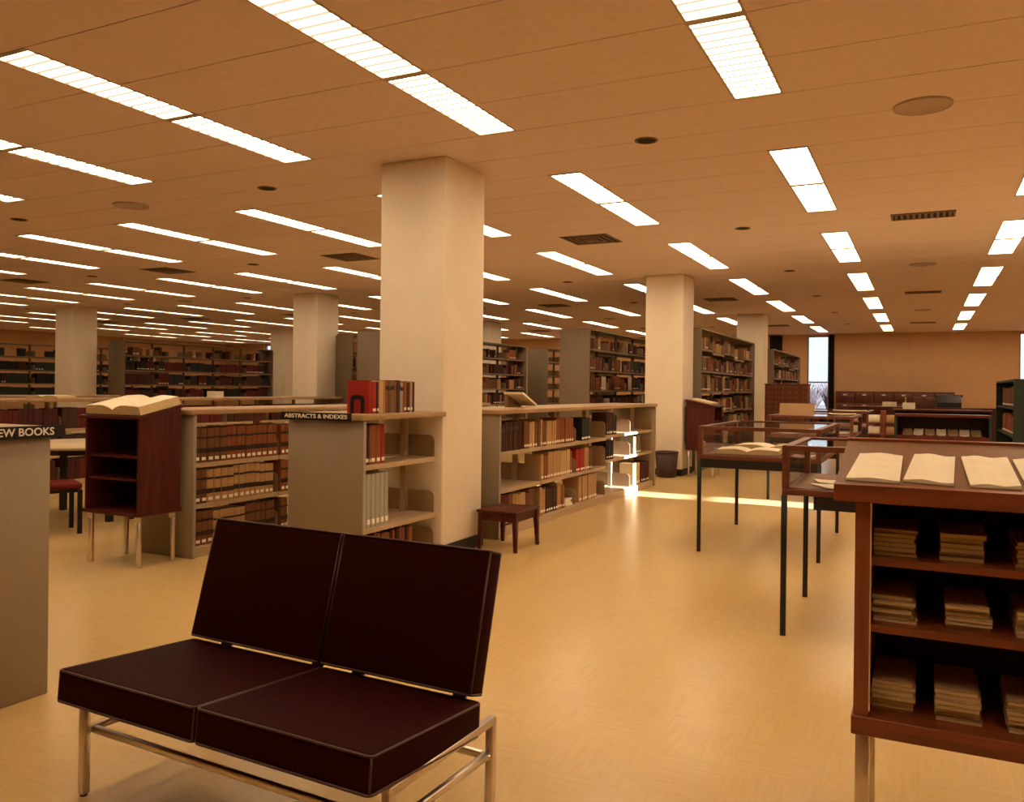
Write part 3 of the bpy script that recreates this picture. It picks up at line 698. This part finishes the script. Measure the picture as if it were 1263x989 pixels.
# ================================================================== BENCH
bench = thing('bench', 'two-seat dark maroon vinyl bench on a bright metal frame', 'bench', (-1.855, 1.73, 0), -.040)
def cushion(nm, x0, x1, y0, y1, z0, z1, M):
    o = MB().rbox(x0, x1, y0, y1, z0, z1, r=.014, seg=3).xf(M).obj(nm, M_VINYL, bench)
    r = .0042; e = .006
    for zz in (z1-.004, z0+.004):
        path = []
        for cx_, cy_, a0 in ((x1-.016, y1-.016, 0), (x0+.016, y1-.016, PI/2), (x0+.016, y0+.016, PI), (x1-.016, y0+.016, 3*PI/2)):
            for q in range(4): path.append((cx_+.016*math.cos(a0+q*PI/6), cy_+.016*math.sin(a0+q*PI/6), zz))
        MB().tube(path, r, 6, closed=True).xf(M).obj('piping', M_PIPE, o)
    for cx_, cy_ in ((x0+.004, y0+.004), (x1-.004, y0+.004), (x0+.004, y1-.004), (x1-.004, y1-.004)):
        MB().tube([(cx_, cy_, z0+.006), (cx_, cy_, z1-.006)], .0036, 6).xf(M).obj('seam', M_PIPE, o)
    return o
Ms = Matrix.Translation((0, .0, .44)) @ Matrix.Rotation(-.072, 4, 'X')
cushion('seat_cushion', -.633, -.004, 0, .535, -.103, 0, Ms); cushion('seat_cushion', .004, .633, 0, .535, -.103, 0, Ms)
Mb = Matrix.Translation((0, .515, .417)) @ Matrix.Rotation(-.270, 4, 'X')
cushion('back_cushion', -.630, -.003, 0, .075, 0, .445, Mb); cushion('back_cushion', .003, .606, 0, .075, 0, .445, Mb)
h = .0135
for sx in (-1, 1):
    X = sx*.622
    for yy in (.085, .615):
        l = MB().rbox(X-h, X+h, yy-h, yy+h, .006, .315, r=.003, seg=1).obj('leg', M_CHROME, bench)
        MB().lathe([(.0001, 0), (.012, 0), (.012, .006), (.0001, .006)], 12, (X, yy)).obj('foot_glide', M_BLACK, l)
    MB().rbox(X-h, X+h, .085-h, .615+h, .302, .328, r=.003, seg=1).obj('side_rail', M_CHROME, bench)
    MB().rbox(X-h*.8, X+h*.8, .085+h, .615-h, .203, .225, r=.003, seg=1).obj('side_stretcher', M_CHROME, bench)
    for yy in (.115, .585): MB().tube([(X-.016, yy, .214), (X+.016, yy, .214)], .005, 8).obj('bolt', M_CHROME, bench)
for yy in (.11, .59): MB().rbox(-.622+h, .622-h, yy-.010, yy+.010, .203, .225, r=.003, seg=1).obj('long_stretcher', M_CHROME, bench)
for x_ in (-.52, -.07, .11, .52):      # flat brackets that carry the backs
    b = MB()
    for p, q in (((.30, .300), (.52, .318)), ((.52, .318), (.605, .40)), ((.605, .40), (.70, .70))):
        b.prism([(p[0], p[1]), (q[0], q[1]), (q[0]+.006, q[1]-.006), (p[0]+.006, p[1]-.006)], 'x', x_-.024, x_+.024)
    b.obj('back_support', M_BLACK, bench)

# ================================================================== STOOL, BIN
t = thing('stool', 'small dark wooden stool at the end of the long low bookcase', 'stool', (-3.175, 6.385, 0), 0)
Z = .335
MB().rbox(-.195, .185, -.235, .235, Z-.02, Z, r=.005).obj('seat', M_MAHOG, t)
for s in (-1, 1):
    bx('apron', M_MAHOG, t, -.165, .155, s*.20-.009, s*.20+.009, Z-.09, Z-.02); bx('apron', M_MAHOG, t, s*.16-.014, s*.16+.004, -.19, .19, Z-.09, Z-.02)
    for q in (-1, 1):
        X, Y = s*.158, q*.205; X2, Y2 = s*.170, q*.218
        a, c = .021, .013
        vs = [(X2-c, Y2-c, 0), (X2+c, Y2-c, 0), (X2+c, Y2+c, 0), (X2-c, Y2+c, 0), (X-a, Y-a, Z-.02), (X+a, Y-a, Z-.02), (X+a, Y+a, Z-.02), (X-a, Y+a, Z-.02)]
        MB().add(vs, [(0,3,2,1),(4,5,6,7),(0,1,5,4),(1,2,6,5),(2,3,7,6),(3,0,4,7)]).obj('leg', M_MAHOG, t)
t = thing('waste_bin', 'brown tapered waste bin in front of the square column', 'waste bin', (-3.59, 12.74, 0))
MB().lathe([(.0001, 0), (.145, 0), (.15, .02), (.178, .385), (.172, .385), (.144, .02), (.0001, .018)], 32).obj('body', M_BIN, t)
MB().lathe([(.178, .380), (.186, .382), (.186, .398), (.172, .400), (.172, .385)], 32).obj('rim', M_BIN, t)

# ================================================================== DISPLAY CASES
def display_case(x0, x1, y0, y1, label, inset=0.0, zt=1.06, post=.03):
    t = thing('display_case', label, 'display case', ((x0+x1)/2, (y0+y1)/2, 0), group='glass-topped display cases')
    W, D = (x1-x0)/2, (y1-y0)/2; zb = .785; zg = .82
    MB().rbox(-W, W, -D, D, zb, zg, r=.005).obj('tray', M_CASE, t)
    bx('lining', M_TOPBROWN, t, -W+.03, W-.03, -D+.03, D-.03, zg, zg+.004)
    for sx in (-1, 1):
        for sy in (-1, 1):
            X, Y = sx*(W-.018), sy*(D-.018)
            bx('corner_post', M_CASE, t, X-.018, X+.018, Y-.018, Y+.018, zg, zt-.03)
            X, Y = sx*(W-.012), sy*(D-.012)
            rbx('leg', M_BLACK, t, X-.015, X+.015, Y-.015, Y+.015, 0, zb, r=.003, seg=1)
    f = MB(); r_ = .05
    for a in ((-W, W, -D, -D+r_), (-W, W, D-r_, D), (-W, -W+r_, -D+r_, D-r_), (W-r_, W, -D+r_, D-r_)): f.box(a[0], a[1], a[2], a[3], zt-.03, zt)
    f.obj('lid_frame', M_CASE, t)
    bx('top_glass', M_GLASS, t, -W+r_-.004, W-r_+.004, -D+r_-.004, D-r_+.004, zt-.014, zt-.008)
    for sy in (-1, 1): bx('side_glass', M_GLASS, t, -W+.036, W-.036, sy*(D-.016)-.002, sy*(D-.016)+.002, zg, zt-.03)
    for sx in (-1, 1): bx('side_glass', M_GLASS, t, sx*(W-.016)-.002, sx*(W-.016)+.002, -D+.036, D-.036, zg, zt-.03)
    bx('apron', M_BLACK, t, -W+.027+inset, W-.027, -D+.004, -D+.022, zb-.072, zb)
    bx('apron', M_BLACK, t, -W+.027+inset, W-.027, D-.022, D-.004, zb-.072, zb)
    return t
display_case(-.70, .88, 4.82, 5.82, 'glass-topped display case just behind the slant-top stand', .14)
display_case(-1.70, -.72, 6.99, 8.60, 'glass-topped display case holding thick open books')
display_case(-1.75, -.75, 10.80, 12.40, 'glass-topped display case with an upright tan card')
display_case(-1.75, -.75, 14.00, 15.60, 'farthest glass-topped display case near the card catalog')
ZL = .8242
def sheet(x, y, wx, wy, rz, label, th=.004, z=ZL, m=None, name='paper_sheet', cat='paper', tiltx=0, group='papers on display'):
    b = MB(); n = 6; vs = []; fs = []
    for i in range(n+1):
        u = i/n-.5; lift = .006*(2*u)**2
        for yy in (-.5, .5):
            vs += [(u*wx, yy*wy, lift), (u*wx, yy*wy, lift+th)]
    for i in range(n):
        o_ = i*4; fs += [(o_+1, o_+5, o_+7, o_+3), (o_, o_+2, o_+6, o_+4), (o_, o_+4, o_+5, o_+1), (o_+2, o_+3, o_+7, o_+6)]
    fs += [(0, 1, 3, 2), (n*4, n*4+2, n*4+3, n*4+1)]
    o = b.add(vs, fs).obj(name, m or M_PAPER); o.location = (x, y, z); o.rotation_euler = (tiltx, 0, rz)
    return tag(o, label, cat, group)
# case 1 contents
sheet(-.42, 5.02, .24, .22, .5, 'loose cream sheet in the display case behind the slant-top stand')
sheet(-.46, 5.27, .22, .18, .25, 'second cream sheet deeper in the display case behind the slant-top stand')
sheet(-.10, 5.15, .26, .22, -.3, 'cream sheet near the middle of the display case behind the slant-top stand')
open_book('open_book', .34, .24, .03, 'small open book in the display case behind the slant-top stand', (-.25, 5.62, ZL), .3)
# case 2 contents
open_book('open_book', .50, .36, .05, 'thick open book in the case of thick open books, lying flat', (-1.33, 7.28, ZL), .08)
open_book('open_book', .58, .36, .06, 'larger thick open book behind the flat one in the display case', (-1.22, 7.78, ZL), -.05)
sheet(-.88, 7.20, .17, .26, -.05, 'cream sheet propped beside the thick open books', tiltx=.0)
# case 3 contents and card on top
t = thing('display_card', 'upright blank tan card standing on a display case', 'card', (-1.42, 10.96, 1.06), .0, None)
MB().prism([(-.03, 0), (-.024, 0), (.03, .15), (.024, .15)], 'x', -.21, .21).obj('card', mat('tan_card', (.42, .27, .14), .7, .2), t)
MB().prism([(.06, 0), (.065, 0), (.027, .13), (.022, .13)], 'x', -.03, .03).obj('strut', M_TOPBROWN, t)
sheet(-1.55, 11.3, .28, .38, .1, 'cream sheet inside the display case with the upright card')
sheet(-1.0, 11.6, .3, .4, -.1, 'cream sheet lying deep in the display case with the upright card')
sheet(-.98, 12.1, .35, .30, .05, 'pale sheet lying on the lid of the case with the upright card', z=1.0605)
sheet(-1.05, 14.35, .50, .38, .1, 'pale sheet lying on the lid of the farthest display case', z=1.0605)

# ================================================================== READING TABLE AND CHAIRS (left)
t = thing('reading_table', 'round tan reading table with black legs behind the new books sign', 'table', (-7.72, 5.72, 0))
MB().lathe([(.0001, .72), (.73, .72), (.75, .728), (.75, .745), (.745, .75), (.0001, .75)], 48).obj('table_top', M_TABLE, t)
MB().lathe([(.55, .66), (.57, .66), (.57, .72), (.55, .72)], 32).obj('apron', M_BLACK, t)
for a in (-.25, PI/2-.25, PI-.25, 3*PI/2-.25):
    x_, y_ = .56*math.cos(a), .56*math.sin(a); bx('leg', M_BLACK, t, x_-.028, x_+.028, y_-.028, y_+.028, 0, .72)
def chair(x, y, rz, label):
    t = thing('chair', label, 'chair', (x, y, 0), rz, 'red-seated black chairs at the reading tables')
    MB().rbox(-.215, .215, -.215, .215, .405, .46, r=.018, seg=3).obj('seat', M_REDSEAT, t)
    bx('seat_frame', M_BLACK, t, -.20, .20, -.20, .20, .375, .405)
    for sx in (-1, 1):
        bx('leg', M_BLACK, t, sx*.195-.019, sx*.195+.019, -.215, -.177, 0, .40)
        MB().prism([(.175, 0), (.213, 0), (.213, .42), (.26, .78), (.225, .78), (.175, .42)], 'x', sx*.195-.019, sx*.195+.019).obj('leg', M_BLACK, t)
    MB().prism([(.213, .56), (.238, .56), (.262, .76), (.235, .76)], 'x', -.18, .18).obj('backrest', M_BLACK, t)
chair(-7.10, 4.92, PI-.45, 'black chair with red seat nearest the new books bookcase')
chair(-6.90, 5.95, -PI/2-.2, 'black chair with red seat between the reading table and the dictionary stand')
chair(-8.55, 5.35, PI/2+.3, 'black chair with red seat on the far side of the reading table')
chair(-8.0, 6.6, .3, 'black chair with red seat backing onto the very long bookcase')
open_book('open_book', .50, .32, .045, 'open book lying on the very long low bookcase', (-10.35, 7.15, 1.1555), .2, 0)
o = MB().box(-.06, .06, -.12, .12, 0, .10).obj('card_box', M_PAPER); o.location = (-10.3, 9.95, 1.1555); tag(o, 'small pale box on the very long low bookcase', 'box')
sheet(-10.3, 11.8, .3, .42, .1, 'pale sheet lying on the very long low bookcase', z=1.1555)
# pale book on a small slanted rest on the case beyond the column
t = thing('book_rest', 'pale book on a slanted rest atop the long low bookcase', 'book', (-3.72, 7.55, 1.1655), 0)
MB().prism([(0, .135), (.33, .012), (.33, .034), (0, .157)], 'x', -.11, .11).obj('book', M_PAPER, t)
MB().prism([(0, 0), (.33, 0), (.33, .012), (0, .135)], 'x', -.10, -.07).obj('rest', M_STEELD, t)

# ================================================================== RIGHT BACK: card catalog, files, racks
def card_catalog():
    x0, x1, y0, y1, z0, z1 = -2.98, -2.13, 18.0, 18.45, .62, 1.50
    t = thing('card_catalog', 'brown wooden card catalog of small drawers in front of the window', 'cabinet', ((x0+x1)/2, y0, 0))
    W = (x1-x0)/2
    bx('body', M_WALNUT, t, -W, W, .02, .45, z0, z1); rbx('top', M_WALNUT, t, -W-.015, W+.015, 0, .465, z1, z1+.02, r=.004)
    bx('base', M_WALNUT, t, -W, W, .02, .45, .52, z0)
    for sx in (-1, 1):
        for sy in (.05, .42): bx('leg', M_WALNUTV, t, sx*(W-.03)-.025, sx*(W-.03)+.025, sy-.025, sy+.025, 0, .52)
    nx, nz = 6, 8; dw, dh = (2*W-.03)/nx, (z1-z0-.03)/nz
    dm = MB().box(0, dw-.012, 0, .018, 0, dh-.012).mesh('drawer', M_WALNUT); M_DULL = mat('dull_brass', (.24, .13, .06), .5, .4); km = MB().lathe([(.0001, .016), (.010, .014), (.011, .006), (.006, 0)], 8).xf(Matrix.Rotation(PI/2, 4, 'X')).mesh('knob', M_DULL)
    lm = MB().box(-.03, .03, -.004, 0, -.012, .012).mesh('label_holder', M_DULL)
    for i in range(nx):
        for j in range(nz):
            d = link('drawer', dm, t); d.location = (-W+.021+i*dw, .004, z0+.021+j*dh)
            k = link('knob', km, d); k.location = (dw/2, 0, dh*.28)
            k = link('label_holder', lm, d); k.location = (dw/2, 0, dh*.62)
card_catalog()
for i in range(6):
    w_ = .543; x0 = -2.42+i*w_
    t = thing('filing_cabinet', ('brown four-drawer filing cabinet next to the dark drape' if i == 0 else 'brown four-drawer filing cabinet at the free end of the row' if i == 5 else 'brown four-drawer filing cabinet within the row along the end wall'), 'cabinet', (x0+w_/2, 27.45, 0), group='filing cabinets along the end wall')
    m_ = mat('brown_file_enamel', (.10, .028, .018), .45, .35)
    bx('body', m_, t, -w_/2+.004, w_/2-.004, .01, .68, 0, 1.385)
    for j in range(4):
        d = rbx('drawer', m_, t, -w_/2+.016, w_/2-.016, -.008, .01, .06+j*.325, .06+j*.325+.312, r=.004, seg=1)
        bx('label_holder', M_BRASS, d, -.055, .055, -.014, -.008, .06+j*.325+.225, .06+j*.325+.265)
        bx('handle', m_, d, -.05, .05, -.030, -.008, .06+j*.325+.15, .06+j*.325+.165)
# long dark counter with things on it, in front of the filing cabinets
t = thing('counter', 'long dark red counter in front of the filing cabinets', 'counter', (.1, 19.0, 0))
bx('top', M_MAHOG, t, -1.5, 1.75, -.35, .35, 1.03, 1.07); bx('front_panel', M_MAHOG, t, -1.46, 1.71, -.30, -.27, .08, 1.03); bx('front_panel', M_MAHOG, t, -1.46, 1.71, .27, .30, .08, 1.03)
for q in (-1.46, .1, 1.68): bx('upright', M_MAHOG, t, q, q+.03, -.27, .27, .0, 1.03)
t = thing('typewriter', 'black covered typewriter on the dark red counter', 'typewriter', (.47, 19.0, 1.0705))
MB().prism([(-.20, 0), (.20, 0), (.20, .16), (.12, .24), (-.05, .24), (-.20, .10)], 'x', -.22, .22).obj('body', M_BLACK, t); MB().tube([(-.25, .05, .235), (.25, .05, .235)], .022, 12).obj('roller', M_BLACK, t)
o = MB().rbox(-.20, .20, -.12, .12, 0, .20, r=.01).obj('storage_box', mat('brown_box', (.11, .05, .025), .6, .3)); o.location = (.02, 19.0, 1.0705); tag(o, 'brown box beside the typewriter on the dark red counter', 'box')
o = MB().box(-.13, .13, -.09, .09, 0, .095).obj('storage_box', M_PAPER); o.location = (-.62, 18.9, 1.0705); tag(o, 'pale box on the dark red counter', 'box')
t = thing('desk_lamp', 'small pale desk stand on the dark red counter', 'lamp', (-.32, 18.95, 1.0705))
MB().lathe([(.0001, 0), (.07, 0), (.07, .012), (.012, .02), (.010, .17), (.02, .19), (.0001, .20)], 16).obj('stem', M_BRASS, t)
# periodical racks: low dark double racks with sloping shelves of papers
def rack(x0, x1, y0, y1, label, h=1.10):
    t = thing('periodical_rack', label, 'rack', ((x0+x1)/2, y0, 0), group='low dark periodical racks')
    W = (x1-x0)/2; D = y1-y0
    bx('top', M_MAHOG, t, -W-.01, W+.01, -.01, D+.01, h-.03, h)
    for s in (-1, 1): bx('end_panel', M_DKGREEN, t, s*W-.015, s*W+.015, 0, D, 0, h-.03)
    bx('back_panel', M_INNER, t, -W+.015, W-.015, D-.02, D, .05, h-.03)
    for z in (.30, .58, .86):
        MB().prism([(.02, z-.07), (D-.02, z+.02), (D-.02, z+.035), (.02, z-.055)], 'x', -W+.015, W-.015).obj('sloping_shelf', M_MAHOG, t)
        bx('shelf_lip', M_MAHOG, t, -W+.015, W-.015, .005, .02, z-.075, z-.02)
    return t
rack(-.30, .72, 11.30, 11.66, 'low dark rack of flat periodicals behind the slant-top stand')
rack(-.42, .95, 14.6, 14.96, 'farther low dark periodical rack with a pale box')
for i in range(7):
    x = -.22+i*.125
    sheet(x+.05, 11.47, .105, .24, R.uniform(-.04, .04), 'pale periodical on the top shelf of the low dark rack', th=.012, z=.8705, m=M_PAPER if i % 2 else M_JOUR, name='periodical', cat='magazine', tiltx=.25, group='periodicals in the low dark rack')
for i, (x, y, z, c) in enumerate(((-.52, 11.25, .90, 'tan'), (-.52, 11.25, .66, 'cream'))): pass
t = thing('pamphlet_rack', 'narrow wooden pamphlet rack with pale boxes beside the display cases', 'rack', (-.50, 12.9, 0))
bx('upright', M_WALNUTV, t, -.03, .03, -.10, .10, 0, 1.10); bx('base', M_WALNUT, t, -.20, .20, -.14, .14, 0, .04)
for z in (.60, .78, .94): bx('shelf', M_WALNUT, t, -.20, .20, -.13, .13, z-.015, z)
for k, (x, z) in enumerate(((-.115, .78), (.115, .78), (-.115, .94), (.115, .94), (-.115, .60), (.115, .60))):
    o = MB().rbox(-.075, .075, -.09, .09, 0, .10, r=.004, seg=1).obj('pamphlet_box', BM['tan'] if k % 2 else M_PAPER); o.location = (-.50+x, 12.9, z+.0005); tag(o, 'pale pamphlet box on the narrow wooden rack', 'box', 'pamphlet boxes on the narrow rack')
o = MB().box(-.09, .09, -.06, .06, 0, .10).obj('storage_box', M_PAPER); o.location = (-.20, 14.72, 1.1005); tag(o, 'small pale box on the farther periodical rack', 'box')
# dark desk by the window
t = thing('desk', 'dark desk in front of the slit window', 'desk', (-2.2, 23.4, 0))
bx('desk_top', M_INNER, t, -.72, .72, -.35, .35, .73, .77)
for sx in (-1, 1): bx('pedestal', M_INNER, t, sx*.5-.2, sx*.5+.2, -.3, .3, .05, .73)
for sx in (-1, 1):
    for sy in (-1, 1): bx('leg', M_BLACK, t, sx*.66-.02, sx*.66+.02, sy*.26-.02, sy*.26+.02, 0, .05)
# dark bookcase at the right
xx0, yy0, yy1, hh = .97, 11.55, 14.2, 1.54
t = thing('bookcase', 'dark green bookcase of slanting books past the periodical racks', 'bookcase', (xx0+.22, yy0, 0))
for ya in (0, yy1-yy0-.03): bx('end_panel', M_DKGREEN, t, -.22, .22, ya, ya+.03, 0, hh)
bx('back_panel', M_DKGREEN, t, .20, .22, .03, yy1-yy0-.03, 0, hh); bx('top', M_DKGREEN, t, -.22, .22, .03, yy1-yy0-.03, hh-.025, hh)
for z in (.12, .48, .84, 1.19): bx('shelf', M_DKGREEN, t, -.21, .20, .03, yy1-yy0-.03, z-.02, z)
for z, nm in ((1.19, 'top'), (.84, 'second')):
    y = yy0+.10
    while y < yy1-.6:
        tt_ = R.uniform(.05, .08)
        place_book(xx0+.045, y+tt_, z+.006, tt_, R.uniform(.22, .26), .17, 'label', R.choice(('rust', 'brown', 'darkred')), 'slanting red-brown book on the %s shelf of the dark green bookcase' % nm, 'books in the dark green bookcase', rz=PI, lean=.0)
        y += tt_+.012
